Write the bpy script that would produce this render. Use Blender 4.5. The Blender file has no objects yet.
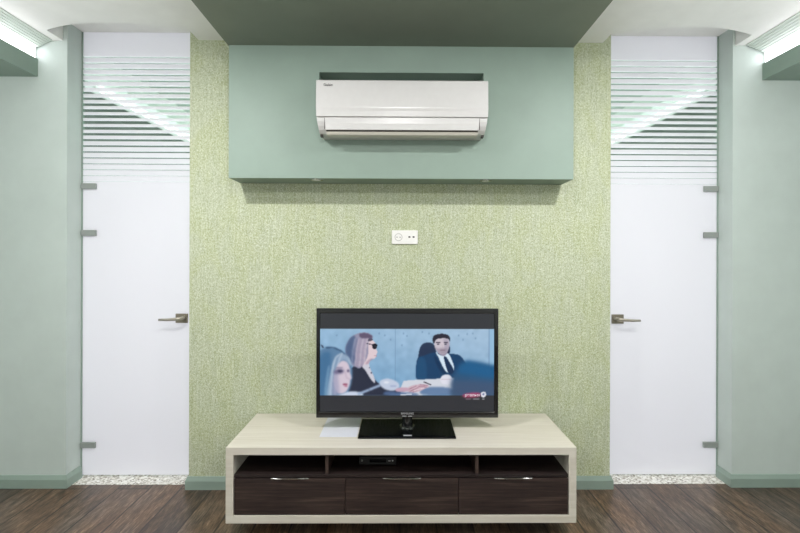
import bpy, bmesh, math
import numpy as np
from mathutils import Vector

C = bpy.context.scene.collection
SC = bpy.context.scene

# ------------------------------------------------------------------ helpers
def lin(c):
    c = c / 255.0
    return c / 12.92 if c <= 0.04045 else ((c + 0.055) / 1.055) ** 2.4

def rgb(r, g, b):
    return (lin(r), lin(g), lin(b), 1.0)

class NT:
    """small helper to write node trees"""
    def __init__(self, name):
        self.m = bpy.data.materials.new(name)
        self.m.use_nodes = True
        self.t = self.m.node_tree
        self.t.nodes.clear()
        self.out = self.n('ShaderNodeOutputMaterial')

    def n(self, kind, **kw):
        nd = self.t.nodes.new(kind)
        for k, v in kw.items():
            setattr(nd, k, v)
        return nd

    def l(self, a, b):
        self.t.links.new(a, b)

    def val(self, sock, v):
        if hasattr(v, 'links') or isinstance(v, bpy.types.NodeSocket):
            self.l(v, sock)
        else:
            sock.default_value = v

    def coords(self, scale=(1, 1, 1), rot=(0, 0, 0)):
        tc = self.n('ShaderNodeTexCoord')
        mp = self.n('ShaderNodeMapping')
        mp.inputs['Scale'].default_value = scale
        mp.inputs['Rotation'].default_value = rot
        self.l(tc.outputs['Object'], mp.inputs['Vector'])
        return mp.outputs['Vector']

    def noise(self, vec, scale, detail=4, rough=0.55, dist=0.0):
        nd = self.n('ShaderNodeTexNoise')
        self.l(vec, nd.inputs['Vector'])
        nd.inputs['Scale'].default_value = scale
        nd.inputs['Detail'].default_value = detail
        nd.inputs['Roughness'].default_value = rough
        nd.inputs['Distortion'].default_value = dist
        return nd.outputs['Fac']

    def ramp(self, fac, stops):
        nd = self.n('ShaderNodeValToRGB')
        el = nd.color_ramp.elements
        while len(el) < len(stops):
            el.new(0.5)
        for e, (p, c) in zip(el, stops):
            e.position = p
            e.color = c
        self.l(fac, nd.inputs['Fac'])
        return nd.outputs['Color']

    def mix(self, fac, a, b, mode='MIX'):
        nd = self.n('ShaderNodeMix', data_type='RGBA', blend_type=mode)
        self.val(nd.inputs[0], fac)
        self.val(nd.inputs[6], a)
        self.val(nd.inputs[7], b)
        return nd.outputs[2]

    def math(self, op, a, b=0.0, c=0.0):
        nd = self.n('ShaderNodeMath', operation=op)
        self.val(nd.inputs[0], a)
        self.val(nd.inputs[1], b)
        self.val(nd.inputs[2], c)
        return nd.outputs[0]

    def bsdf(self, color, rough=0.5, metal=0.0, spec=0.5, coat=0.0, bump=None, bump_s=0.1, bump_d=0.002):
        p = self.n('ShaderNodeBsdfPrincipled')
        self.val(p.inputs['Base Color'], color)
        self.val(p.inputs['Roughness'], rough)
        p.inputs['Metallic'].default_value = metal
        p.inputs['Specular IOR Level'].default_value = spec
        p.inputs['Coat Weight'].default_value = coat
        if bump is not None:
            b = self.n('ShaderNodeBump')
            b.inputs['Strength'].default_value = bump_s
            b.inputs['Distance'].default_value = bump_d
            self.l(bump, b.inputs['Height'])
            self.l(b.outputs['Normal'], p.inputs['Normal'])
        return p

    def done(self, sh):
        self.l(sh.outputs[0] if hasattr(sh, 'outputs') else sh, self.out.inputs['Surface'])
        return self.m


def paint(name, c, rough=0.6, var=0.03, spec=0.3):
    t = NT(name)
    f = t.noise(t.coords(), 7.0, 5)
    a = tuple(x * (1 - var) for x in c[:3]) + (1,)
    b = tuple(min(1, x * (1 + var)) for x in c[:3]) + (1,)
    col = t.ramp(f, [(0.3, a), (0.7, b)])
    fine = t.noise(t.coords(), 260.0, 2)
    return t.done(t.bsdf(col, rough, spec=spec, bump=fine, bump_s=0.08))


def plain(name, c, rough=0.4, metal=0.0, spec=0.5, coat=0.0):
    t = NT(name)
    f = t.noise(t.coords(), 30.0, 3)
    col = t.ramp(f, [(0.3, tuple(x * 0.97 for x in c[:3]) + (1,)), (0.7, c)])
    return t.done(t.bsdf(col, rough, metal, spec, coat))


def emit(name, c, s):
    t = NT(name)
    e = t.n('ShaderNodeEmission')
    e.inputs['Color'].default_value = c
    e.inputs['Strength'].default_value = s
    return t.done(e)


def mat_wallpaper():
    t = NT('damask_wallpaper')
    fine = t.noise(t.coords((1, 1, 0.75)), 170.0, 2, 0.6, 0.8)
    mid = t.noise(t.coords((1, 1, 0.7)), 26.0, 1, 0.4, 0.6)
    curl = t.math('SINE', t.math('MULTIPLY', mid, 62.0))
    lines = t.noise(t.coords((1, 1, 0.04)), 120.0, 2, 0.5)
    big = t.noise(t.coords((1, 1, 0.45)), 9.0, 2, 0.5, 0.6)
    s = t.math('ADD', t.math('MULTIPLY', fine, 0.8), t.math('MULTIPLY', lines, 0.2))
    s = t.math('ADD', s, t.math('MULTIPLY', curl, 0.035))
    c1 = t.ramp(s, [(0.35, rgb(150, 159, 121)), (0.46, rgb(175, 183, 146)), (0.54, rgb(189, 197, 164)), (0.65, rgb(212, 218, 195))])
    c2 = t.ramp(s, [(0.35, rgb(153, 162, 129)), (0.50, rgb(184, 192, 162)), (0.65, rgb(213, 219, 201))])
    col = t.mix(t.ramp(big, [(0.42, (0, 0, 0, 1)), (0.58, (1, 1, 1, 1))]), c1, c2)
    return t.done(t.bsdf(col, 0.6, spec=0.3, bump=s, bump_s=0.2, bump_d=0.003))


def mat_floor():
    t = NT('dark_oak_laminate')
    tc = t.coords((1, 1, 1), (0, 0, math.radians(90)))
    br = t.n('ShaderNodeTexBrick')
    t.l(tc, br.inputs['Vector'])
    br.offset = 0.37
    br.inputs['Scale'].default_value = 1.0
    br.inputs['Brick Width'].default_value = 1.25
    br.inputs['Row Height'].default_value = 0.19
    br.inputs['Mortar Size'].default_value = 0.005
    br.inputs['Mortar Smooth'].default_value = 0.3
    br.inputs['Color1'].default_value = (0, 0, 0, 1)
    br.inputs['Color2'].default_value = (1, 1, 1, 1)
    br.inputs['Mortar'].default_value = (0.5, 0.5, 0.5, 1)
    grain = t.noise(t.coords((1, 0.10, 1)), 150.0, 5, 0.7, 0.3)
    streak = t.noise(t.coords((1, 0.13, 1)), 30.0, 5, 0.65, 0.6)
    patch = t.noise(t.coords((1, 0.5, 1)), 4.0, 3, 0.5)
    s = t.math('ADD', t.math('MULTIPLY', grain, 0.55), t.math('MULTIPLY', streak, 0.45))
    c = t.ramp(s, [(0.36, rgb(40, 29, 21)), (0.46, rgb(80, 61, 46)), (0.54, rgb(108, 85, 65)), (0.64, rgb(152, 126, 99))])
    g = t.ramp(s, [(0.36, rgb(48, 40, 35)), (0.5, rgb(90, 78, 68)), (0.64, rgb(136, 122, 108))])
    col = t.mix(t.ramp(patch, [(0.38, (0, 0, 0, 1)), (0.62, (1, 1, 1, 1))]), c, g)
    tone = t.ramp(br.outputs['Color'], [(0.0, (0.66, 0.66, 0.67, 1)), (1.0, (1.14, 1.11, 1.08, 1))])
    col = t.mix(1.0, col, tone, 'MULTIPLY')
    col = t.mix(t.math('MULTIPLY', br.outputs['Fac'], 0.9), col, rgb(30, 24, 20))
    return t.done(t.bsdf(col, 0.34, spec=0.5, bump=s, bump_s=0.2, bump_d=0.002))


def mat_terrazzo():
    t = NT('speckled_terrazzo')
    vo = t.n('ShaderNodeTexVoronoi')
    t.l(t.coords(), vo.inputs['Vector'])
    vo.inputs['Scale'].default_value = 85.0
    sp = t.n('ShaderNodeSeparateColor')
    t.l(vo.outputs['Color'], sp.inputs[0])
    col = t.ramp(sp.outputs[0], [(0.0, rgb(120, 112, 98)), (0.2, rgb(176, 172, 158)), (0.5, rgb(214, 212, 202)), (1.0, rgb(238, 238, 232))])
    return t.done(t.bsdf(col, 0.3))


def mat_wood(name, stops, axis, rough=0.4, sc=60.0, bs=0.08):
    """fine-grained wood veneer, grain along the given axis"""
    t = NT(name)
    k = [1, 1, 1]
    k[axis] = 0.045
    g = t.noise(t.coords(tuple(k)), sc, 5, 0.65, 0.3)
    k[axis] = 0.12
    g2 = t.noise(t.coords(tuple(k)), sc * 0.22, 3, 0.5, 0.6)
    s = t.math('ADD', t.math('MULTIPLY', g, 0.65), t.math('MULTIPLY', g2, 0.35))
    return t.done(t.bsdf(t.ramp(s, stops), rough, spec=0.4, bump=s, bump_s=bs, bump_d=0.001))


def mat_frosted(z0, pitch, top):
    """frosted film on glass: clear horizontal gaps towards the top of the pane"""
    t = NT('frosted_striped_glass')
    tc = t.n('ShaderNodeTexCoord')
    se = t.n('ShaderNodeSeparateXYZ')
    t.l(tc.outputs['Object'], se.inputs[0])
    z = se.outputs['Z']
    u = t.math('DIVIDE', t.math('SUBTRACT', z, z0), pitch)          # 0 at the lowest gap
    fr = t.math('ABSOLUTE', t.math('SUBTRACT', t.math('FRACT', t.math('ADD', u, 0.5)), 0.5))
    w = t.n('ShaderNodeFloatCurve')
    cm = w.mapping.curves[0]
    pts = [(0, 0.03), (0.12, 0.075), (0.25, 0.14), (0.36, 0.22), (0.45, 0.27), (0.55, 0.27), (0.7, 0.2), (0.85, 0.13), (1.0, 0.08)]
    while len(cm.points) < len(pts):
        cm.points.new(0.5, 0.5)
    for p, q in zip(cm.points, pts):
        p.location = q
    w.mapping.update()
    t.l(t.math('DIVIDE', u, 21.0), w.inputs['Value'])
    gap = t.math('LESS_THAN', fr, w.outputs[0])
    gap = t.math('MULTIPLY', gap, t.math('GREATER_THAN', u, -0.4))
    gap = t.math('MULTIPLY', gap, t.math('LESS_THAN', u, 21.4))
    di = t.n('ShaderNodeBsdfDiffuse'); di.inputs['Color'].default_value = rgb(238, 241, 240)
    tr = t.n('ShaderNodeBsdfTranslucent'); tr.inputs['Color'].default_value = rgb(243, 241, 246)
    m1 = t.n('ShaderNodeMixShader'); m1.inputs[0].default_value = 0.5
    t.l(di.outputs[0], m1.inputs[1]); t.l(tr.outputs[0], m1.inputs[2])
    gl = t.n('ShaderNodeBsdfGlossy'); gl.inputs['Roughness'].default_value = 0.25
    m2 = t.n('ShaderNodeMixShader'); m2.inputs[0].default_value = 0.04
    t.l(m1.outputs[0], m2.inputs[1]); t.l(gl.outputs[0], m2.inputs[2])
    tp = t.n('ShaderNodeBsdfTransparent'); tp.inputs['Color'].default_value = rgb(238, 248, 242)
    g2 = t.n('ShaderNodeBsdfGlossy'); g2.inputs['Roughness'].default_value = 0.02
    m3 = t.n('ShaderNodeMixShader'); m3.inputs[0].default_value = 0.08
    t.l(tp.outputs[0], m3.inputs[1]); t.l(g2.outputs[0], m3.inputs[2])
    m4 = t.n('ShaderNodeMixShader')
    t.l(gap, m4.inputs[0]); t.l(m2.outputs[0], m4.inputs[1]); t.l(m3.outputs[0], m4.inputs[2])
    return t.done(m4)


# ---- mesh helpers
def box(bm, x0, x1, y0, y1, z0, z1):
    v = [bm.verts.new((x, y, z)) for z in (z0, z1) for y in (y0, y1) for x in (x0, x1)]
    for f in ((0, 2, 3, 1), (4, 5, 7, 6), (0, 1, 5, 4), (2, 6, 7, 3), (0, 4, 6, 2), (1, 3, 7, 5)):
        bm.faces.new([v[i] for i in f])
    return bm


def B(*a):
    return box(bmesh.new(), *a)


def prism(bm, pts, axis, a, b):
    """extrude a closed polygon of 2D points along axis from a to b"""
    def mk(p, t):
        if axis == 0: return (t, p[0], p[1])
        if axis == 1: return (p[0], t, p[1])
        return (p[0], p[1], t)
    n = len(pts)
    lo = [bm.verts.new(mk(p, a)) for p in pts]
    hi = [bm.verts.new(mk(p, b)) for p in pts]
    for i in range(n):
        j = (i + 1) % n
        bm.faces.new((lo[i], lo[j], hi[j], hi[i]))
    bm.faces.new(lo[::-1]); bm.faces.new(hi)
    bmesh.ops.recalc_face_normals(bm, faces=bm.faces[:])
    return bm


def cyl(bm, c, r, h, axis=2, seg=24, r2=None):
    r2 = r if r2 is None else r2
    rings = []
    for t, rr in ((-h / 2, r), (h / 2, r2)):
        ring = []
        for i in range(seg):
            a = 2 * math.pi * i / seg
            p = (rr * math.cos(a), rr * math.sin(a))
            q = [p[0], p[1]]
            q.insert(axis, t)
            ring.append(bm.verts.new((c[0] + q[0], c[1] + q[1], c[2] + q[2])))
        rings.append(ring)
    for i in range(seg):
        j = (i + 1) % seg
        bm.faces.new((rings[0][i], rings[0][j], rings[1][j], rings[1][i]))
    bm.faces.new(rings[0][::-1]); bm.faces.new(rings[1])
    bmesh.ops.recalc_face_normals(bm, faces=bm.faces[:])
    return bm


def ring(bm, c, r0, r1, h, axis=2, seg=32):
    L = []
    for r, t in ((r0, -h / 2), (r1, -h / 2), (r1, h / 2), (r0, h / 2)):
        row = []
        for i in range(seg):
            a = 2 * math.pi * i / seg
            q = [r * math.cos(a), r * math.sin(a)]
            q.insert(axis, t)
            row.append(bm.verts.new((c[0] + q[0], c[1] + q[1], c[2] + q[2])))
        L.append(row)
    for k in range(4):
        for i in range(seg):
            j = (i + 1) % seg
            bm.faces.new((L[k][i], L[k][j], L[(k + 1) % 4][j], L[(k + 1) % 4][i]))
    bmesh.ops.recalc_face_normals(bm, faces=bm.faces[:])
    return bm


def tube(bm, pts, radii, seg=12):
    rows = []
    n = len(pts)
    for i, p in enumerate(pts):
        p = Vector(p)
        d = (Vector(pts[min(i + 1, n - 1)]) - Vector(pts[max(i - 1, 0)])).normalized()
        u = d.orthogonal().normalized() if abs(d.z) > 0.9 else d.cross(Vector((0, 0, 1))).normalized()
        w = d.cross(u)
        rows.append([bm.verts.new(p + radii[i] * (math.cos(2 * math.pi * k / seg) * u + math.sin(2 * math.pi * k / seg) * w)) for k in range(seg)])
    for a, b in zip(rows, rows[1:]):
        for k in range(seg):
            j = (k + 1) % seg
            bm.faces.new((a[k], a[j], b[j], b[k]))
    bm.faces.new(rows[0][::-1]); bm.faces.new(rows[-1])
    bmesh.ops.recalc_face_normals(bm, faces=bm.faces[:])
    return bm


def sweep(path, prof):
    """mitred skirting: profile of (out, z) along plan path; out lies to the right of the path direction"""
    bm = bmesh.new()
    n = len(path)
    nr = []
    for i in range(n - 1):
        d = (Vector(path[i + 1]) - Vector(path[i])).normalized()
        nr.append(Vector((d.y, -d.x)))
    rows = []
    for i in range(n):
        if i == 0: m = nr[0]
        elif i == n - 1: m = nr[-1]
        else:
            m = (nr[i - 1] + nr[i]); m = m / (1 + nr[i - 1].dot(nr[i]))
        rows.append([bm.verts.new((path[i][0] + m.x * o, path[i][1] + m.y * o, z)) for o, z in prof])
    for a, b in zip(rows, rows[1:]):
        for k in range(len(prof)):
            j = (k + 1) % len(prof)
            bm.faces.new((a[k], a[j], b[j], b[k]))
    bm.faces.new(rows[0]); bm.faces.new(rows[-1][::-1])
    bmesh.ops.recalc_face_normals(bm, faces=bm.faces[:])
    return bm


WL = {}
def wloc(o):
    return WL.get(o.name, Vector((0, 0, 0)))


def obj(name, bm, mat, parent=None, bevel=0.0, seg=2, smooth=False, label=None):
    """link a mesh built in world coordinates; the origin goes to the middle of its base"""
    me = bpy.data.meshes.new(name)
    if isinstance(bm, bpy.types.Mesh):
        me = bm
    else:
        bm.normal_update()
        bm.to_mesh(me); bm.free()
    o = bpy.data.objects.new(name, me)
    C.objects.link(o)
    n = len(me.vertices)
    co = np.empty(n * 3, 'f'); me.vertices.foreach_get('co', co); co = co.reshape(-1, 3)
    org = Vector(((co[:, 0].min() + co[:, 0].max()) / 2, (co[:, 1].min() + co[:, 1].max()) / 2, co[:, 2].min()))
    if name in KEEP_ORIGIN: org = Vector((0, 0, 0))
    co -= np.array(org, 'f')
    me.vertices.foreach_set('co', co.ravel()); me.update()
    if parent is not None:
        o.parent = parent
        o.location = org - wloc(parent)
    else:
        o.location = org
    WL[o.name] = org
    for m in (mat if isinstance(mat, (list, tuple)) else [mat]):
        me.materials.append(m)
    if bevel:
        md = o.modifiers.new('bevel', 'BEVEL'); md.width = bevel; md.segments = seg
        md.limit_method = 'ANGLE'; md.angle_limit = math.radians(35)
    if smooth:
        for p in me.polygons: p.use_smooth = True
    if label: o['label'] = label
    return o

KEEP_ORIGIN = {'wall_back', 'floor', 'ceiling', 'frame_body'}

def tag(o, label, cat, group=None, kind=None):
    o['label'] = label; o['category'] = cat
    if group: o['group'] = group
    if kind: o['kind'] = kind
    return o


def thing(name, label, cat, loc, group=None, kind=None):
    o = bpy.data.objects.new(name, None); C.objects.link(o)
    o.empty_display_size = 0.1
    o.location = loc; WL[o.name] = Vector(loc)
    return tag(o, label, cat, group, kind)


def text_mesh(body, size, loc, extrude=0.0003, align='CENTER'):
    """lettering as a mesh standing on the xz plane and facing -y"""
    cu = bpy.data.curves.new('lettering', 'FONT')
    cu.body = body; cu.size = size; cu.extrude = extrude; cu.align_x = align; cu.align_y = 'CENTER'
    o = bpy.data.objects.new('lettering', cu); C.objects.link(o)
    me = bpy.data.meshes.new_from_object(o.evaluated_get(bpy.context.evaluated_depsgraph_get()))
    bpy.data.objects.remove(o)
    for v in me.vertices:
        x, y, z = v.co
        v.co = (loc[0] + x, loc[1] - z, loc[2] + y)
    return me


# ------------------------------------------------------------------ materials
M = {}
M['mint'] = paint('pale_mint_paint', rgb(192, 204, 198))
M['reveal'] = paint('pale_mint_paint_reveal', rgb(188, 201, 193))
M['sage'] = paint('sage_green_paint', rgb(138, 157, 145), 0.5)
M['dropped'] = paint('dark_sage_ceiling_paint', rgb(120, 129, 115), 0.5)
M['ceil'] = paint('off_white_ceiling_paint', rgb(240, 241, 237))
M['base'] = paint('grey_green_skirting_paint', rgb(142, 160, 149), 0.4)
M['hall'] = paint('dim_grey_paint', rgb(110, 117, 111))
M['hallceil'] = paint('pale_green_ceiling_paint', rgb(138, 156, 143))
M['plaster'] = paint('white_plaster', rgb(205, 210, 205))
M['wallpaper'] = mat_wallpaper()
M['floor'] = mat_floor()
M['terrazzo'] = mat_terrazzo()
M['moulding'] = paint('white_moulding', rgb(214, 224, 216), 0.45)
M['steel'] = plain('brushed_steel', rgb(150, 152, 148), 0.35, 1.0)
M['hinge'] = plain('satin_grey_metal', rgb(150, 157, 152), 0.5, 0.1)
M['bronze'] = plain('satin_nickel', rgb(136, 130, 114), 0.4, 0.35)
M['nickel'] = plain('polished_nickel', rgb(178, 172, 158), 0.3, 0.5)
M['chrome'] = plain('chrome', rgb(225, 225, 222), 0.12, 1.0)
M['black'] = plain('gloss_black', rgb(14, 14, 16), 0.12, 0.0, 0.5, 0.5)
M['matblack'] = plain('matt_black', rgb(15, 14, 14), 0.6)
M['glassblack'] = plain('black_glass', rgb(7, 8, 10), 0.08, 0.0, 0.3, 0.0)
M['clear'] = plain('smoked_plastic', rgb(12, 13, 14), 0.08, 0.0, 0.5, 0.3)
M['ac'] = plain('white_gloss_plastic', rgb(208, 208, 205), 0.28, 0.0, 0.5)
M['ac2'] = plain('ivory_gloss_plastic', rgb(206, 203, 191), 0.35, 0.0, 0.5)
M['acdark'] = plain('vent_shadow_plastic', rgb(58, 54, 48), 0.6)
M['white'] = plain('white_socket_plastic', rgb(238, 238, 233), 0.35)
M['hole'] = plain('socket_hole', rgb(22, 22, 22), 0.7)
M['socketgrey'] = plain('socket_grey', rgb(190, 190, 184), 0.5)
M['paper'] = plain('white_paper', rgb(212, 215, 224), 0.3)
M['silver'] = plain('silver_print', rgb(205, 207, 210), 0.3, 0.4)
M['ink'] = plain('dark_print', rgb(60, 64, 66), 0.5)
ASH = [(0.35, rgb(196, 191, 176)), (0.5, rgb(203, 198, 185)), (0.65, rgb(211, 207, 195))]
M['ash'] = mat_wood('bleached_ash_veneer', ASH, 0, 0.38, 50)
WEN = [(0.36, rgb(28, 21, 20)), (0.5, rgb(50, 39, 36)), (0.64, rgb(76, 62, 55))]
M['wenge_shaded'] = mat_wood('shaded_wenge_shelf_veneer', [(0.36, rgb(20, 15, 15)), (0.64, rgb(48, 38, 36))], 0, 0.45, 70)  # darker copy of the wenge, shelf cavity shade put into the colour
M['wenge'] = mat_wood('dark_wenge_veneer', WEN, 0, 0.42, 70)
M['led'] = emit('led_diffuser', (0.97, 0.95, 1.0, 1), 5.0)
M['led_far'] = emit('led_diffuser_far_room', (0.97, 0.96, 1.0, 1), 0.95)
M['lens'] = plain('frosted_lens', rgb(225, 228, 222), 0.3)

# ------------------------------------------------------------------ the room
ZC = 2.72                # main ceiling
ZR = 2.838               # ceiling of the recess above each door
XW = 1.281               # half width of the wallpapered wall
XJS = {-1: 2.035, 1: 2.045}   # door jambs
YP = 0.15                # plane of the glass doors
XS = 3.0                 # side walls

def S(name, bm, mat, label, cat, **k):
    o = obj(name, bm, mat, **k)
    return tag(o, label, cat, kind='structure')

S('floor', B(-XS, XS, -5.0, 0.05, -0.06, 0.0), M['floor'], 'dark brown oak plank floor in front of the television wall', 'floor')
S('floor_hall', B(-XS, XS, 0.30, 4.6, -0.06, 0.0), M['plaster'], 'pale floor of the rooms behind the frosted doors', 'floor')
bm = bmesh.new()
box(bm, -XW, XW, 0.0, 0.165, 0.0, 2.95)
S('wall_back', bm, M['wallpaper'], 'green damask wallpapered wall behind the television', 'wall')
for s, nm in ((-1, 'left'), (1, 'right')):
    x0, x1 = sorted((s * XJS[s], s * XS))
    S('wall_back_' + nm, B(x0, x1, 0.02, 0.165, 0.0, 2.95), M['mint'], 'pale mint painted wall pier on the %s edge beside a glass door' % nm, 'wall')
    x0, x1 = sorted((s * XS, s * (XS + 0.1)))
    S('wall_' + nm, B(x0, x1, -5.0, 0.165, 0.0, 2.95), M['mint'], 'pale mint side wall of the room on the %s' % nm, 'wall')
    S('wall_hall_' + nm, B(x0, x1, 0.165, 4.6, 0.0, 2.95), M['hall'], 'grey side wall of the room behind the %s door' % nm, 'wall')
    x0, x1 = sorted((s * XJS[s], s * XW))
    S('floor_threshold_' + nm, B(x0, x1, 0.05, 0.30, -0.06, 0.0015), M['terrazzo'], 'speckled pale terrazzo threshold under the %s glass door' % nm, 'threshold')
S('wall_front', B(-XS, XS, -5.1, -5.0, 0.0, 2.95), M['plaster'], 'white wall behind the viewer', 'wall')
S('wall_hall', B(-XS, XS, 4.6, 4.7, 0.0, 2.95), M['plaster'], 'white far wall of the rooms behind the doors', 'wall')

# main ceiling with a bowed cut-out over each door
def arc(s):
    pts = []
    h = 0.092; c = 0.415
    R = (c * c + h * h) / (2 * h)
    for i in range(25):
        x = -c + 2 * c * i / 24
        pts.append((s * 1.645 + x, -0.113 - (math.sqrt(R * R - x * x) - (R - h))))
    return pts
pl = [(-XS, -5.0), (XS, -5.0), (XS, 0.022), (2.06, 0.022)]
pl += arc(1)[::-1]
pl += [(1.23, 0.002), (-1.23, 0.002)]
pl += arc(-1)[::-1]
pl += [(-2.06, 0.022), (-XS, 0.022)]
bm = bmesh.new()
prism(bm, pl, 2, ZC, ZR)
bmesh.ops.triangulate(bm, faces=[f for f in bm.faces if len(f.verts) > 4])
S('ceiling', bm, M['ceil'], 'off-white ceiling with bowed cut-outs over both doors', 'ceiling')
S('ceiling_recess', B(-XS, XS, -0.35, 0.165, ZR, 2.95), M['ceil'], 'higher ceiling panel above the doors', 'ceiling')
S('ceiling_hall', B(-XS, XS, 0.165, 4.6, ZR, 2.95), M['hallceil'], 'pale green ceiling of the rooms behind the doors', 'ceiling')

# dropped ceiling panel and the boxed bulkhead that carries the air conditioner
XB = 0.979
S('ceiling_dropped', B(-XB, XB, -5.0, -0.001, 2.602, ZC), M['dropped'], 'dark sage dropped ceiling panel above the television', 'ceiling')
bm = bmesh.new()
nx0, nx1, nz0, nz1, yb = -0.464, 0.466, 2.11, 2.452, -0.196
box(bm, -0.973, nx0, yb, -0.001, 1.853, 2.602)
box(bm, nx1, XB, yb, -0.001, 1.853, 2.602)
box(bm, nx0, nx1, yb, -0.001, nz1, 2.602)
box(bm, nx0, nx1, yb, -0.001, 1.853, nz0)
box(bm, nx0, nx1, -0.03, -0.001, nz0, nz1)
S('wall_bulkhead', bm, M['sage'], 'sage green boxed bulkhead holding the white air conditioner', 'bulkhead')

# skirting
PR = [(0.0, 0.0), (0.016, 0.0), (0.016, 0.052), (0.006, 0.076), (0.0, 0.076)]
S('baseboard_back', sweep([(-XW, 0.14), (-XW, 0.0), (XW, 0.0), (XW, 0.14)], PR), M['base'], 'grey-green skirting board below the damask wallpaper', 'skirting board')
S('baseboard_left', sweep([(-XS, 0.02), (-XJS[-1], 0.02), (-XJS[-1], 0.14)], PR), M['base'], 'grey-green skirting board at the left wall pier', 'skirting board')
S('baseboard_right', sweep([(XJS[1], 0.14), (XJS[1], 0.02), (XS, 0.02)], PR), M['base'], 'grey-green skirting board at the right wall pier', 'skirting board')

# soffit beams, ceiling mouldings and the light strips between them
for s, nm in ((-1, 'left'), (1, 'right')):
    for far in (False, True):
        ya, yz = (0.165, 2.6) if far else (-5.0, 0.02)
        xb = 2.212 if s < 0 else 2.228
        zb = 2.500 if s < 0 else 2.506
        dz = -0.03 if far else 0.0
        x0, x1 = sorted((s * xb, s * XS))
        where = 'behind the %s frosted door' % nm if far else 'along the %s edge of the room' % nm
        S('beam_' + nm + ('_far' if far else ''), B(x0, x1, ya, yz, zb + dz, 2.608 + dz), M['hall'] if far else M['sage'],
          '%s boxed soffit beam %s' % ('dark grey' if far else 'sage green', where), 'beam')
        # moulding: ribbed profile sloping down from the ceiling
        zt = ZR if far else ZC
        if far:
            p = [(2.130, zt), (2.150, 2.69), (xb - 0.004, 2.640), (xb + 0.024, 2.640), (xb + 0.024, zt)]
        else:
            p = [(2.118, zt)]
            n = 6
            for k in range(n):
                a = 2.118 + (xb - 0.004 - 2.118) * k / n; b = 2.118 + (xb - 0.004 - 2.118) * (k + 1) / n
                za = zt - 0.002 - 0.043 * k / n; zb2 = zt - 0.002 - 0.043 * (k + 1) / n
                p += [(a, za - 0.003), (a + (b - a) * 0.7, zb2 + 0.001), (b, zb2 + 0.001)]
            p += [(xb - 0.004, 2.674), (xb + 0.024, 2.674), (xb + 0.024, zt)]
        pts = [(s * a, b) for a, b in p]
        bm = prism(bmesh.new(), pts, 1, ya, yz - (0.012 if not far else 0.0))
        S('trim_%s%s' % (nm, '_far' if far else ''), bm, M['moulding'], 'white stepped ceiling moulding %s' % where, 'moulding')
        t = thing('light_strip', 'bright white strip light between moulding and beam %s' % where, 'strip light',
                  (s * (xb + 0.012), (ya + yz) / 2, 2.609 + dz), 'cove strip lights')
        zl0, zl1 = (2.592, 2.624) if far else (2.611, 2.670)
        x0, x1 = sorted((s * (xb + 0.003), s * (xb + 0.009)))
        obj('diffuser', B(x0, x1, ya + 0.01, yz - 0.016, zl0, zl1), M['led_far' if far else 'led'], t)
        x0, x1 = sorted((s * (xb + 0.0095), s * (xb + 0.023)))
        obj('channel', B(x0, x1, ya + 0.01, yz - 0.015, 2.6085 + dz, 2.672 + dz), M['moulding'], t)

# ------------------------------------------------------------------ glass doors
ZP = 0.014
MF = mat_frosted(1.884 - ZP, 0.0378, 0)
for s, nm, n in ((-1, 'left', 1), (1, 'right', 2)):
    d = thing('door_%d' % n, 'frosted glass door with striped upper part, %s of the television' % nm, 'door', (s * 1.66, YP, ZP), kind='structure')
    x0, x1 = sorted((s * (XJS[s] - 0.0085), s * 1.20))
    p = obj('glass_pane', B(x0, x1, YP, YP + 0.008, ZP, ZR - 0.002), MF, d)
    obj('seal', B(*sorted((s * (XJS[s] - 0.008), s * (XJS[s] - 0.0005))), YP - 0.004, YP + 0.012, ZP, ZR - 0.002), M['base'], d)
    for zc in (1.853, 1.556, 0.207):
        hw = 0.018
        bm = bmesh.new()
        xa, xb = sorted((s * (XJS[s] - 0.004), s * (XJS[s] - 0.097)))
        box(bm, xa, xb, YP - 0.014, YP - 0.0005, zc - hw, zc + hw)
        box(bm, xa, xb, YP + 0.0085, YP + 0.016, zc - hw, zc + hw)
        h = obj('hinge', bm, M['hinge'], d, bevel=0.002)
    h = obj('handle', B(*sorted((s * 1.356, s * 1.432)), YP - 0.012, YP - 0.0005, 0.985, 1.044), M['bronze'], d, bevel=0.002,
            label='satin metal lever handle on a square plate')
    bm = bmesh.new()
    zl = 1.012
    tube(bm, [(s * 1.374, YP - 0.012, zl + .008), (s * 1.375, YP - 0.045, zl + .008), (s * 1.383, YP - 0.058, zl + .007), (s * 1.402, YP - 0.062, zl + 0.004),
              (s * 1.46, YP - 0.063, zl), (s * 1.512, YP - 0.063, zl)], [0.011, 0.0105, 0.0105, 0.010, 0.0085, 0.007])
    obj('lever', bm, M['nickel'], h, smooth=True)

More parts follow.
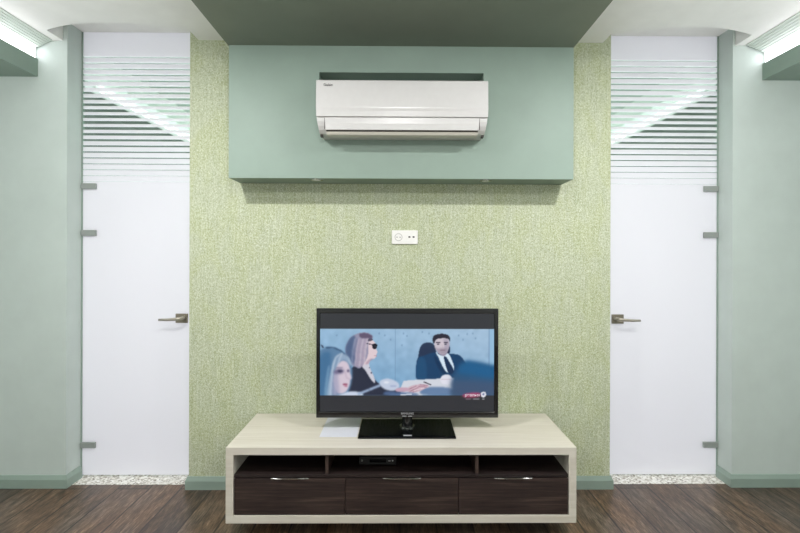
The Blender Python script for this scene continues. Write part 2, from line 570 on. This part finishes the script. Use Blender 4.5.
# ------------------------------------------------------------------ air conditioner
ac = thing('air_conditioner', 'white wall air conditioner on the sage green bulkhead', 'air conditioner', (0.004, -0.2, 2.05))
cx = 0.0055
def loft(prof, x_extra=0.0):
    """profile of (y, z, half_width): lofted across the unit with closed ends"""
    bm = bmesh.new()
    L = [bm.verts.new((cx - w - x_extra, y, z)) for y, z, w in prof]
    R = [bm.verts.new((cx + w + x_extra, y, z)) for y, z, w in prof]
    n = len(prof)
    for i in range(n):
        j = (i + 1) % n
        bm.faces.new((L[i], L[j], R[j], R[i]))
    bm.faces.new(L[::-1]); bm.faces.new(R)
    bmesh.ops.triangulate(bm, faces=[f for f in bm.faces if len(f.verts) > 4])
    bmesh.ops.recalc_face_normals(bm, faces=bm.faces[:])
    return bm
W = 0.458
prof = [(-0.05, 2.352, 0.455), (-0.325, 2.352, W - .002), (-0.338, 2.346, W), (-0.338, 2.16, W), (-0.336, 2.135, W - .002), (-0.328, 2.112, W - .006),
        (-0.315, 2.093, W - .008), (-0.295, 2.079, W - .010), (-0.25, 2.071, W - .012), (-0.20, 2.070, W - .013), (-0.05, 2.118, .44)]
obj('housing', loft(prof), M['ac'], ac, bevel=0.004)
fp = [(-0.3385, 2.3535, W), (-0.346, 2.351, W), (-0.351, 2.343, W), (-0.354, 2.30, W), (-0.3565, 2.24, W), (-0.358, 2.206, W), (-0.3575, 2.199, W), (-0.354, 2.185, W),
      (-0.350, 2.157, W), (-0.3385, 2.156, W)]
obj('front_panel', loft(fp), M['ac'], ac, bevel=0.0015)
w = 0.412
obj('flap', loft([(-0.3385, 2.151, w), (-0.348, 2.151, w), (-0.3475, 2.12, w - .001), (-0.342, 2.088, w - .004), (-0.337, 2.088, w - .004)]), M['ac'], ac, bevel=0.001)
obj('air_outlet', loft([(-0.310, 2.0895, w - .005), (-0.3365, 2.0895, w - .005), (-0.3335, 2.081, w - .006), (-0.308, 2.084, w - .006)]), M['acdark'], ac)
obj('lower_lip', loft([(-0.305, 2.084, w - .006), (-0.334, 2.0795, w - .006), (-0.324, 2.066, w - .006), (-0.29, 2.060, w - .008), (-0.27, 2.072, w - .008)]), M['ac2'], ac, smooth=False)
for sx in (-1, 1):
    bm = bmesh.new()
    box(bm, *sorted((cx + sx * 0.413, cx + sx * 0.4155)), -0.3393, -0.336, 2.092, 2.153)
    obj('flap_seam', bm, M['acdark'], ac)
for sx in (-1, 1):
    obj('corner_cap', B(*sorted((cx + sx * 0.434, cx + sx * 0.447)), -0.285, -0.255, 2.0665, 2.078), M['acdark'], ac)
obj('logo', text_mesh('Daikin', 0.019, (-0.388, -0.3548, 2.322)), M['ink'], ac)

# ------------------------------------------------------------------ spotlights in the bulkhead's underside
for x, nm in ((-0.484, 'left'), (0.487, 'right')):
    t = thing('recessed_spotlight', 'small recessed spotlight in the %s half of the bulkhead underside' % nm, 'spotlight', (x, -0.135, 1.853), 'bulkhead spotlights')
    bm = bmesh.new(); ring(bm, (x, -0.15, 1.8505), 0.022, 0.036, 0.005)
    obj('trim_ring', bm, M['chrome'], t)
    bm = bmesh.new(); cyl(bm, (x, -0.15, 1.8515), 0.0218, 0.003)
    obj('lens', bm, M['lens'], t)

# ------------------------------------------------------------------ wall socket
so = thing('wall_socket', 'white double socket plate on the wallpaper above the television', 'wall socket', (0.024, 0.0, 1.487))
obj('plate', B(-0.055, 0.103, -0.010, 0.0, 1.487, 1.571), M['white'], so, bevel=0.003)
bm = bmesh.new(); ring(bm, (-0.014, -0.0105, 1.529), 0.0195, 0.0235, 0.0016, 1)
obj('socket_rim', bm, M['socketgrey'], so)
bm = bmesh.new(); cyl(bm, (-0.014, -0.0103, 1.529), 0.0205, 0.001, 1)
f = obj('socket_well', bm, M['white'], so)
for dx in (-0.0095, 0.0095):
    bm = bmesh.new(); cyl(bm, (-0.014 + dx, -0.0112, 1.529), 0.003, 0.001, 1, 12)
    obj('pin_hole', bm, M['hole'], f)
obj('insert', B(0.032, 0.096, -0.0112, -0.0095, 1.504, 1.554), M['white'], so, bevel=0.001)
for x in (0.052, 0.077):
    obj('port', B(x - 0.006, x + 0.006, -0.0122, -0.011, 1.526, 1.535), M['hole'], so)

# ------------------------------------------------------------------ television stand
SX0, SX1, SY0, SY1, SZ0, SZ1 = -0.868, 0.883, -0.505, -0.006, 0.081, 0.459
T = 0.038
st = thing('tv_stand', 'low pale ash television stand with three dark drawers', 'television stand', (0.0075, -0.266, 0.0))
bm = bmesh.new()
prism(bm, [(SX0, SZ0), (SX1, SZ0), (SX1, SZ1), (SX0, SZ1)], 1, SY0, SY1)
bm.free()
bm = bmesh.new()
o_ = [(SX0, SZ0), (SX1, SZ0), (SX1, SZ1), (SX0, SZ1)]
i_ = [(SX0 + T, SZ0 + T), (SX1 - T, SZ0 + T), (SX1 - T, SZ1 - T), (SX0 + T, SZ1 - T)]
def V(p, y): return bm.verts.new((p[0], y, p[1]))
of, ob_ = [V(p, SY0) for p in o_], [V(p, SY1) for p in o_]
jf, jb = [V(p, SY0) for p in i_], [V(p, SY1) for p in i_]
for k in range(4):
    j = (k + 1) % 4
    bm.faces.new((of[k], of[j], jf[j], jf[k])); bm.faces.new((ob_[j], ob_[k], jb[k], jb[j]))
    bm.faces.new((of[j], of[k], ob_[k], ob_[j])); bm.faces.new((jf[k], jf[j], jb[j], jb[k]))
bmesh.ops.recalc_face_normals(bm, faces=bm.faces[:])
obj('body', bm, M['ash'], st, bevel=0.0012)
IX0, IX1 = SX0 + T, SX1 - T
obj('shelf', B(IX0, IX1, SY0 + 0.010, SY1 - 0.012, 0.305, 0.320), M['wenge_shaded'], st, bevel=0.001)
obj('back_panel', B(IX0, IX1, SY1 - 0.011, SY1 - 0.003, SZ0 + T, SZ1 - T), M['matblack'], st)
for x in (-0.367, 0.386):
    obj('divider', B(x - 0.008, x + 0.008, SY0 + 0.012, SY1 - 0.012, 0.320, SZ1 - T), M['wenge'], st)
cuts = [IX0 + 0.002, -0.274, 0.292, IX1 - 0.002]
for a, b in zip(cuts, cuts[1:]):
    a += 0.0012; b -= 0.0012
    d = obj('drawer', B(a, b, SY0 + 0.004, SY0 + 0.024, SZ0 + T + 0.003, 0.3005), M['wenge'], st, bevel=0.001)
    m = (a + b) / 2
    # slim curved metal edge pull
    bm = bmesh.new()
    n = 16
    rows = []
    for k in range(n + 1):
        u = -1 + 2 * k / n
        x = m + 0.095 * u
        dep = 0.006 * (1 - u * u) + 0.001
        rows.append([bm.verts.new(p) for p in ((x, SY0 + 0.006, 0.3045), (x, SY0 + 0.004 - dep * .3, 0.3045), (x, SY0 + 0.004 - dep, 0.3020), (x, SY0 + 0.004 - dep + .0005, 0.3000), (x, SY0 + 0.006, 0.3008))])
    for p, q in zip(rows, rows[1:]):
        for k in range(5):
            bm.faces.new((p[k], p[(k + 1) % 5], q[(k + 1) % 5], q[k]))
    bm.faces.new(rows[0]); bm.faces.new(rows[-1])
    bmesh.ops.recalc_face_normals(bm, faces=bm.faces[:])
    obj('pull', bm, M['chrome'], d)
    bm = bmesh.new()
    box(bm, a + 0.015, b - 0.015, SY0 + 0.024, SY1 - 0.04, SZ0 + T + 0.012, 0.285)
    obj('drawer_box', bm, M['matblack'], d)
for x in (SX0 + 0.26, SX1 - 0.26):
    for y in (SY0 + 0.20, SY1 - 0.08):
        obj('foot', B(x - 0.04, x + 0.04, y - 0.03, y + 0.03, 0.0, SZ0), M['matblack'], st)

# set-top box on the shelf
sb = thing('set_top_box', 'small black set-top box on the middle shelf of the stand', 'set-top box', (-0.12, -0.3, 0.320))
obj('case', B(-0.215, -0.020, -0.395, -0.24, 0.3235, 0.362), M['matblack'], sb, bevel=0.003)
obj('display', B(-0.16, -0.075, -0.3965, -0.3945, 0.336, 0.352), M['glassblack'], sb)
bm = bmesh.new(); cyl(bm, (-0.20, -0.396, 0.345), 0.005, 0.004, 1, 14)
obj('button', bm, M['steel'], sb)
bm = bmesh.new(); box(bm, -0.062, -0.05, -0.397, -0.3945, 0.342, 0.346); box(bm, -0.043, -0.036, -0.397, -0.3945, 0.342, 0.348)
obj('connector', bm, M['silver'], sb)
for x in (-0.205, -0.03):
    for y in (-0.385, -0.25):
        bm = bmesh.new(); cyl(bm, (x, y, 0.3218), 0.006, 0.0036, 2, 12)
        obj('foot', bm, M['matblack'], sb)

# sheet of paper beside the television's base
bm = B(-0.427, -0.229, -0.372, -0.085, SZ1 + 0.0002, SZ1 + 0.0012)
tag(obj('paper_sheet', bm, M['paper']), 'white paper sheet lying on the stand left of the television base', 'paper')

# ------------------------------------------------------------------ television
TX0, TX1, TZ0, TZ1, TY = -0.463, 0.540, 0.524, 1.126, -0.270
tx = (TX0 + TX1) / 2
tv = thing('television', 'black flat screen television showing a film, on the pale stand', 'television', (tx, -0.26, SZ1))
sx0, sx1, sz0, sz1 = TX0 + 0.021, TX1 - 0.024, TZ0 + 0.034, TZ1 - 0.028
bm = bmesh.new()
def frame_ring(bm, o, i, yf, yb):
    (a0, a1, b0, b1), (c0, c1, d0, d1) = o, i
    O = [(a0, b0), (a1, b0), (a1, b1), (a0, b1)]; I = [(c0, d0), (c1, d0), (c1, d1), (c0, d1)]
    Of = [bm.verts.new((p[0], yf, p[1])) for p in O]; If = [bm.verts.new((p[0], yf, p[1])) for p in I]
    Ob = [bm.verts.new((p[0], yb, p[1])) for p in O]; Ib = [bm.verts.new((p[0], yb, p[1])) for p in I]
    for k in range(4):
        j = (k + 1) % 4
        bm.faces.new((Of[k], Of[j], If[j], If[k])); bm.faces.new((Ob[j], Ob[k], Ib[k], Ib[j]))
        bm.faces.new((Of[j], Of[k], Ob[k], Ob[j])); bm.faces.new((If[k], If[j], Ib[j], Ib[k]))
    bmesh.ops.recalc_face_normals(bm, faces=bm.faces[:])
    return bm
frame_ring(bm, (TX0, TX1, TZ0, TZ1), (sx0, sx1, sz0, sz1), TY, TY + 0.03)
obj('bezel', bm, M['black'], tv, bevel=0.004, seg=3)
obj('back_cover', B(TX0 + 0.02, TX1 - 0.02, TY + 0.012, TY + 0.055, TZ0 + 0.02, TZ1 - 0.02), M['matblack'], tv, bevel=0.012)
bm = bmesh.new()
prism(bm, [(-0.222, -0.400), (0.292, -0.400), (0.292, -0.392 + .262), (-0.222, -0.392 + .262)], 2, SZ1 + 0.0002, SZ1 + 0.011)
obj('base', bm, M['glassblack'], tv, bevel=0.003)
bm = bmesh.new()
cyl(bm, (tx, -0.245, SZ1 + 0.045), 0.032, 0.075, 2, 28, 0.026)
nk = obj('neck', bm, M['clear'], tv, smooth=False)
bm = bmesh.new(); ring(bm, (tx, -0.245, SZ1 + 0.0135), 0.030, 0.042, 0.005)
obj('collar', bm, M['chrome'], nk)
obj('logo', text_mesh('SAMSUNG', 0.0155, (tx + 0.001, TY - 0.0004, TZ0 + 0.024)), M['silver'], tv)
bm = B(tx - 0.028, tx + 0.026, TY - 0.0012, TY + 0.001, TZ0 + 0.0085, TZ0 + 0.0115)
obj('indicator_strip', bm, M['silver'], tv)
obj('base_reflection', B(tx - 0.022, tx + 0.022, -0.386, -0.372, SZ1 + 0.0109, SZ1 + 0.0116), M['silver'], tv)  # silver patch standing in for a reflection on the base

# the film on the screen, as a fine coloured grid
GW, GH = 307, 175
ZX0, ZX1, ZY0, ZY1 = 72.0, 685.0, 47.0, 395.0     # drawing frame of the picture
gx, gy = np.meshgrid(np.linspace(ZX0, ZX1, GW), np.linspace(ZY0, ZY1, GH))
img = np.zeros((GH, GW, 3))
def blur(m, r):
    if r <= 0: return m
    sig = r / 2.0
    n = max(1, int(sig * 3)); k = np.exp(-np.arange(-n, n + 1) ** 2 / (2 * sig * sig)); k /= k.sum()
    p = np.pad(m, n, mode='edge')
    p = np.apply_along_axis(lambda v: np.convolve(v, k, 'valid'), 0, p)
    return np.apply_along_axis(lambda v: np.convolve(v, k, 'valid'), 1, p)
def inside(pts):
    r = np.zeros((GH, GW), bool)
    n = len(pts)
    for i in range(n):
        x1, y1 = pts[i]; x2, y2 = pts[(i + 1) % n]
        if y1 == y2: continue
        c = ((gy < y1) != (gy < y2)) & (gx < (x2 - x1) * (gy - y1) / (y2 - y1) + x1)
        r ^= c
    return r.astype(float)
def smoothpts(pts, it=2):
    for _ in range(it):
        q = []
        for i in range(len(pts)):
            a, b = pts[i], pts[(i + 1) % len(pts)]
            q += [(a[0] * .75 + b[0] * .25, a[1] * .75 + b[1] * .25), (a[0] * .25 + b[0] * .75, a[1] * .25 + b[1] * .75)]
        pts = q
    return pts
def fill(pts, col, r=1.2, a=1.0, sm=True):
    global img
    m = blur(inside(smoothpts(pts) if sm else pts), r)[..., None] * a
    img = img * (1 - m) + np.array(col, float) * m
def ell(cx_, cy_, rx, ry, col, r=1.2, a=1.0, rot=0.0):
    t = np.linspace(0, 2 * np.pi, 40, endpoint=False)
    c, s_ = math.cos(rot), math.sin(rot)
    fill([(cx_ + rx * math.cos(q) * c - ry * math.sin(q) * s_, cy_ + rx * math.cos(q) * s_ + ry * math.sin(q) * c) for q in t], col, r, a, False)
def line(pts, w, col, r=1.0, a=1.0):
    for (x1, y1), (x2, y2) in zip(pts, pts[1:]):
        L = math.hypot(x2 - x1, y2 - y1) or 1
        nx, ny = -(y2 - y1) / L * w / 2, (x2 - x1) / L * w / 2
        fill([(x1 + nx, y1 + ny), (x2 + nx, y2 + ny), (x2 - nx, y2 - ny), (x1 - nx, y1 - ny)], col, r, a, False)

rng = np.random.default_rng(4)
tt = (gx - ZX0) / (ZX1 - ZX0)
v_ = (gy - 103) / 235
A = np.array([148, 184, 214.]); Bc = np.array([166, 194, 219.]); Cc = np.array([112, 158, 196.])
img = A + (Bc - A) * tt[..., None] + (Cc - Bc) * (np.clip(v_, 0, 1) ** 1.5 * 0.75)[..., None]
mot = blur(rng.normal(0, 1, (GH, GW)), 7); img += (mot / mot.std() * 3.0)[..., None]
for x, y in ((130, 125), (300, 125), (320, 140), (280, 118), (365, 118), (378, 127), (360, 160), (432, 113), (455, 118), (560, 125), (590, 120), (610, 118), (620, 135), (575, 140)):
    ell(x, y, 2.2, 3.5, (96, 128, 165), 1.5, .7)
line([(337, 103), (337, 338)], 2, (105, 140, 175), .8, .7)
line([(668, 103), (668, 240)], 2.5, (120, 150, 185), 1, .8)
fill([(669, 103), (690, 103), (690, 240), (669, 240)], (150, 190, 220), 1, 1, False)
# office chair, man in a suit
fill([(428, 150), (476, 150), (484, 200), (470, 290), (408, 290), (416, 200)], (38, 54, 82), 1.2)
fill([(508, 150), (530, 158), (530, 195), (505, 195)], (34, 48, 76), 1.2)
fill([(412, 205), (440, 196), (470, 184), (505, 192), (530, 190), (560, 192), (575, 204), (600, 250), (600, 295), (408, 295), (410, 240)], (27, 66, 104), 1.2)
fill([(412, 205), (440, 197), (450, 250), (445, 295), (408, 295)], (36, 84, 124), 3, .7)
fill([(470, 184), (505, 240), (520, 262), (505, 264), (480, 230)], (20, 50, 84), 1.5, .8)
fill([(474, 178), (488, 200), (510, 250), (530, 262), (549, 246), (530, 196), (520, 186), (498, 200)], (215, 232, 246), 1.0)
fill([(506, 199), (516, 199), (526, 216), (546, 250), (538, 262), (524, 262), (514, 232)], (24, 50, 84), 1.0)
fill([(482, 166), (522, 166), (520, 190), (506, 200), (488, 190)], (160, 148, 168), 1.2)
fill([(472, 138), (480, 130), (515, 130), (528, 142), (527, 168), (518, 186), (503, 193), (488, 187), (475, 168)], (206, 196, 206), 1.2)
fill([(503, 132), (528, 140), (527, 170), (516, 188), (508, 190), (512, 160)], (150, 142, 165), 3, .55)
fill([(468, 148), (468, 132), (476, 122), (500, 118), (520, 121), (530, 132), (530, 150), (526, 138), (512, 134), (488, 136), (478, 140), (474, 156)], (38, 36, 52), 1.1)
line([(479, 150), (495, 151)], 4, (60, 52, 66), 1.0, .9); line([(507, 151), (522, 150)], 4, (56, 50, 66), 1.0, .9)
ell(488, 156, 5, 2.4, (44, 42, 60), 1, .9); ell(514, 156, 5, 2.4, (40, 40, 58), 1, .9)
line([(501, 155), (503, 168)], 2.5, (150, 136, 150), 1.2, .7)
fill([(476, 164), (480, 176), (490, 188), (504, 193), (517, 186), (526, 168), (520, 172), (512, 170), (498, 170), (486, 173)], (150, 140, 156), 3, .75)
line([(495, 177), (511, 177)], 2.6, (116, 80, 98), 1, .85)
fill([(497, 150), (505, 150), (508, 166), (497, 167)], (220, 208, 216), 2, .6)
# table, papers and hands
fill([(366, 286), (420, 282), (545, 276), (545, 330), (355, 342), (352, 320)], (212, 216, 226), 1.5, 1, False)
fill([(498, 264), (536, 264), (540, 300), (494, 298)], (226, 226, 238), 1.5)
line([(498, 280), (538, 282)], 2, (198, 176, 190), 1.2, .8)
fill([(440, 308), (520, 308), (545, 318), (545, 338), (430, 338), (420, 325)], (92, 122, 162), 3, .9)
line([(437, 290), (464, 301)], 4, (40, 34, 48), .9, .9)
fill([(378, 312), (396, 302), (440, 296), (462, 306), (440, 314), (420, 326), (392, 328), (380, 326)], (206, 178, 190), 1.6)
for (a_, b_) in (((382, 318), (412, 304)), ((388, 324), (420, 309)), ((398, 327), (428, 315)), ((424, 300), (452, 304)), ((420, 306), (448, 309))):
    line([a_, b_], 2.2, (138, 92, 112), 1.2, .75)
line([(404, 322), (440, 311)], 3, (236, 222, 230), 1.2, .9)
# woman in the middle: jacket, face in profile, long hair, dark glasses
fill([(182, 235), (215, 225), (245, 250), (275, 300), (350, 318), (362, 338), (160, 338), (168, 280)], (44, 50, 68), 1.6)
fill([(214, 200), (240, 205), (246, 240), (262, 270), (268, 298), (252, 285), (232, 250), (216, 232)], (206, 206, 218), 1.4)
ell(252, 258, 2.5, 4, (70, 74, 96), 1, .8); ell(246, 240, 2, 3, (90, 92, 110), 1, .7)
fill([(228, 146), (250, 138), (262, 146), (270, 160), (268, 172), (275, 186), (269, 192), (270, 200), (264, 208), (248, 208), (244, 226), (224, 230), (218, 190)], (226, 206, 212), 1.2)
fill([(248, 206), (262, 209), (246, 216), (242, 228), (226, 228)], (176, 152, 170), 2, .8)
line([(262, 197), (271, 198)], 3, (186, 132, 146), 1, .9)
fill([(160, 190), (162, 160), (178, 132), (205, 116), (236, 114), (254, 124), (258, 136), (244, 142), (240, 160), (242, 190), (232, 218), (212, 246), (196, 236), (178, 226)], (150, 148, 172), 1.4)
fill([(160, 190), (162, 160), (178, 132), (198, 122), (190, 160), (194, 226), (180, 226)], (78, 98, 134), 3, .95)
fill([(205, 118), (236, 116), (256, 126), (256, 136), (236, 136), (214, 136)], (92, 78, 104), 2, .9)
for k, (x, c) in enumerate(((200, (206, 190, 204)), (208, (176, 156, 176)), (216, (222, 204, 214)), (224, (186, 164, 182)), (231, (226, 206, 214)), (194, (96, 108, 142)), (187, (150, 158, 184)))):
    line([(x + 8, 136), (x, 175), (x - 3, 215), (x - 8 + k, 236)], 5.5, c, 2.6, .7)
fill([(240, 136), (257, 136), (256, 144), (240, 148)], (44, 38, 58), 1, .7)
fill([(253, 155), (272, 153), (273, 166), (266, 176), (256, 172)], (26, 26, 40), .9)
line([(236, 154), (256, 158)], 3, (50, 46, 66), .9, .9)
# crumpled paper and sleeves
fill([(278, 300), (284, 284), (306, 277), (330, 282), (350, 294), (352, 312), (330, 324), (300, 318)], (196, 206, 226), 2.4)
ell(305, 292, 10, 4, (232, 236, 246), 2, .8); ell(330, 305, 12, 4, (160, 172, 204), 2, .8)
fill([(340, 312), (378, 308), (392, 320), (360, 328), (336, 324)], (200, 166, 184), 1.6)
fill([(300, 322), (345, 326), (420, 330), (420, 340), (290, 340)], (84, 110, 152), 3, .9)
line([(356, 336), (395, 334)], 4, (230, 236, 244), 1.2, .9)
# woman at the left, close and out of focus
fill([(60, 190), (80, 172), (105, 165), (135, 172), (165, 192), (182, 222), (186, 262), (182, 300), (165, 345), (50, 345)], (96, 132, 166), 3)
fill([(66, 200), (90, 180), (112, 186), (110, 230), (98, 290), (96, 345), (60, 345)], (66, 112, 152), 6, .9)
fill([(92, 345), (100, 300), (112, 240), (120, 210), (128, 214), (122, 260), (116, 310), (118, 345)], (158, 182, 206), 3, .9)
fill([(84, 345), (90, 290), (100, 230), (106, 232), (100, 290), (98, 345)], (120, 158, 190), 3, .8)
line([(92, 169), (118, 168), (145, 180), (166, 200)], 5, (52, 80, 112), 2, .9)
fill([(122, 206), (136, 190), (156, 190), (174, 206), (182, 232), (172, 224), (156, 208), (136, 222), (122, 268), (118, 250)], (150, 172, 198), 3, .95)
for x_ in (126, 134, 142):
    line([(150, 188), (x_, 204), (x_ - 9, 236), (x_ - 14, 290), (x_ - 18, 338)], 4, (200, 212, 228) if x_ != 134 else (112, 142, 172), 2.6, .75)
line([(158, 192), (172, 206), (181, 232)], 4, (206, 216, 230), 2.6, .7)
fill([(130, 234), (146, 214), (164, 216), (176, 234), (177, 258), (184, 277), (177, 284), (178, 292), (174, 306), (165, 326), (140, 336), (124, 318), (118, 280)], (214, 200, 214), 2.6)
fill([(116, 262), (132, 240), (138, 300), (142, 338), (110, 342)], (160, 160, 188), 5, .75)
fill([(120, 250), (138, 243), (157, 247), (155, 258), (138, 263), (120, 262)], (92, 88, 122), 4, .8)
fill([(130, 250), (143, 247), (154, 252), (142, 258)], (48, 46, 74), 2.5, .8)
ell(171, 251, 5, 5, (84, 78, 110), 2.4, .85)
line([(128, 240), (152, 241)], 4, (100, 98, 128), 2.4, .7)
line([(160, 254), (165, 276), (178, 281)], 3, (176, 156, 178), 2.6, .7)
ell(160, 299, 9, 3.8, (146, 72, 100), 2, .95); ell(163, 305, 7, 2.4, (178, 104, 128), 2, .8)
fill([(140, 336), (180, 322), (222, 328), (226, 342), (120, 342)], (206, 216, 234), 2.4)
line([(205, 334), (245, 318), (284, 302)], 9, (158, 178, 208), 2.2, .95)
fill([(72, 156), (80, 160), (88, 170), (80, 172)], (52, 64, 88), 1.4, .9)
# dark blue blurred shape in front, right
fill([(540, 270), (570, 224), (590, 214), (640, 222), (690, 234), (690, 345), (536, 345), (538, 300)], (44, 86, 124), 6, .97, False)
fill([(562, 232), (592, 217), (690, 237), (690, 280), (600, 264), (556, 258)], (28, 96, 146), 8, .85, False)
fill([(534, 282), (690, 292), (690, 345), (532, 345)], (66, 86, 116), 9, .9, False)
img = np.clip(img, 0, 255)
bar = np.array([50, 52, 56.])
bars = ((gy < 103) | (gy > 338))
edge = blur(bars.astype(float), 0.9)[..., None]
img = img * (1 - edge) + bar * edge
# station badge
fill([(572, 336), (600, 328), (640, 328), (640, 342), (600, 348), (575, 344)], (186, 70, 110), 3, .85)
fill([(638, 326), (656, 324), (658, 340), (650, 346), (640, 344)], (232, 232, 240), 1.2)
ell(648, 334, 4, 4.5, (96, 110, 150), 1.0, .8)
line([(586, 351), (604, 351)], 2.4, (190, 150, 172), 1, .8); line([(612, 351), (634, 351)], 2.4, (216, 216, 224), 1, .8); line([(644, 351), (651, 351)], 3.5, (236, 236, 240), 1, .9)
img = np.clip(img, 0, 255)
linear = np.where(img / 255 <= 0.04045, img / 255 / 12.92, ((img / 255 + 0.055) / 1.055) ** 2.4)

me = bpy.data.meshes.new('screen')
sxs = sx0 + (gx - ZX0) / (ZX1 - ZX0) * (sx1 - sx0)
szs = sz1 - (gy - ZY0) / (ZY1 - ZY0) * (sz1 - sz0)
YS = TY + 0.006
verts = np.stack([sxs, np.full_like(sxs, YS), szs], -1).reshape(-1, 3)
idx = np.arange(GW * GH).reshape(GH, GW)
quads = np.stack([idx[1:, :-1], idx[1:, 1:], idx[:-1, 1:], idx[:-1, :-1]], -1).reshape(-1, 4)
me.from_pydata(verts.tolist(), [], quads.tolist())
ca = me.color_attributes.new('picture', 'FLOAT_COLOR', 'POINT')
ca.data.foreach_set('color', np.concatenate([linear.reshape(-1, 3), np.ones((GW * GH, 1))], 1).astype('f').ravel())
t = NT('lit_screen')
at = t.n('ShaderNodeAttribute', attribute_name='picture')
SCREEN_GAIN = 0.5 ** 0.25 * 0.95
p = t.bsdf((0.004, 0.004, 0.005, 1), 0.12, spec=0.4)
t.l(at.outputs['Color'], p.inputs['Emission Color'])
p.inputs['Emission Strength'].default_value = SCREEN_GAIN
M['screen'] = t.done(p)
M['screen'].cycles.emission_sampling = 'NONE'
scr = obj('screen', me, M['screen'], tv, label='lit screen showing a woman in profile and a man in a suit')
# station lettering, part of the picture
tm = text_mesh('\u0440\u0435\u0430\u043b\u044ctv', 0.023, (sx0 + (609 - ZX0) / (ZX1 - ZX0) * (sx1 - sx0), YS - 0.0004, sz1 - (337 - ZY0) / (ZY1 - ZY0) * (sz1 - sz0)), 0.0001)
M['osd'] = emit('screen_lettering', rgb(240, 236, 244), 0.8)
M['osd'].cycles.emission_sampling = 'NONE'
obj('screen_caption', tm, M['osd'], scr)

# ------------------------------------------------------------------ light
def lamp(name, loc, power, size, color=(1, 0.97, 0.92), rot=(0, 0, 0), shape='DISK', size_y=None):
    li = bpy.data.lights.new(name, 'AREA')
    li.energy = power; li.shape = shape; li.size = size
    if size_y: li.size_y = size_y
    li.color = color
    o = bpy.data.objects.new(name, li); C.objects.link(o)
    o.location = loc; o.rotation_euler = rot
    return o
def bulb(name, loc, power, radius, color=(1, 0.98, 0.955)):
    li = bpy.data.lights.new(name, 'POINT')
    li.energy = power; li.shadow_soft_size = radius; li.color = color
    o = bpy.data.objects.new(name, li); C.objects.link(o); o.location = loc
LAMPC = (1.0, 0.965, 0.985)
bulb('ceiling_lamp_centre', (0.0, -2.45, 2.50), 39, 0.08, LAMPC)
lamp('ceiling_lamp_west', (-1.2, -1.345, 2.585), 28, 0.12, LAMPC)
lamp('ceiling_lamp_east', (1.2, -1.345, 2.585), 28, 0.12, LAMPC)
for x in (-1.6, 1.6):  # unseen fill lights added behind the viewer to lift the lower walls
    bulb('rear_fill_light', (x, -4.2, 1.6), 30, 0.15, LAMPC)
for s in (-1, 1):      # unseen lights added beside the viewer to brighten the ceiling
    lamp('ceiling_fill_light', (s * 2.1, -1.7, 1.75), 14, 0.3, (1.0, 0.975, 1.0), (math.radians(180), 0, 0))
for s in (-1, 1):  # area lights added in the unseen room to make the door panes glow
    lamp('door_backlight', (s * 1.7, 4.4, 0.85), 122, 2.2, (0.93, 0.905, 1.0), (math.radians(-90), 0, 0), 'RECTANGLE', 1.4)

w = bpy.data.worlds.new('world'); SC.world = w
w.use_nodes = True
w.node_tree.nodes['Background'].inputs[0].default_value = (0.5, 0.55, 0.55, 1)
w.node_tree.nodes['Background'].inputs[1].default_value = 0.2

# ------------------------------------------------------------------ camera
cam = bpy.data.cameras.new('camera')
cam.sensor_width = 36.0
cam.lens = 460.0 / 800.0 * 36.0
cam.shift_x = -4.8 / 800.0
cam.shift_y = -10.0 / 800.0
cam.clip_start = 0.02
co = bpy.data.objects.new('camera', cam); C.objects.link(co)
co.location = (0.0, -2.8, 1.412)
co.rotation_euler = (math.radians(90), math.radians(-0.17), math.radians(-0.5))
SC.camera = co

SC.view_settings.view_transform = 'Standard'
SC.view_settings.look = 'None'
SC.view_settings.gamma = 1.0
SC.view_settings.use_curve_mapping = False
SC.view_settings.exposure = 0.25
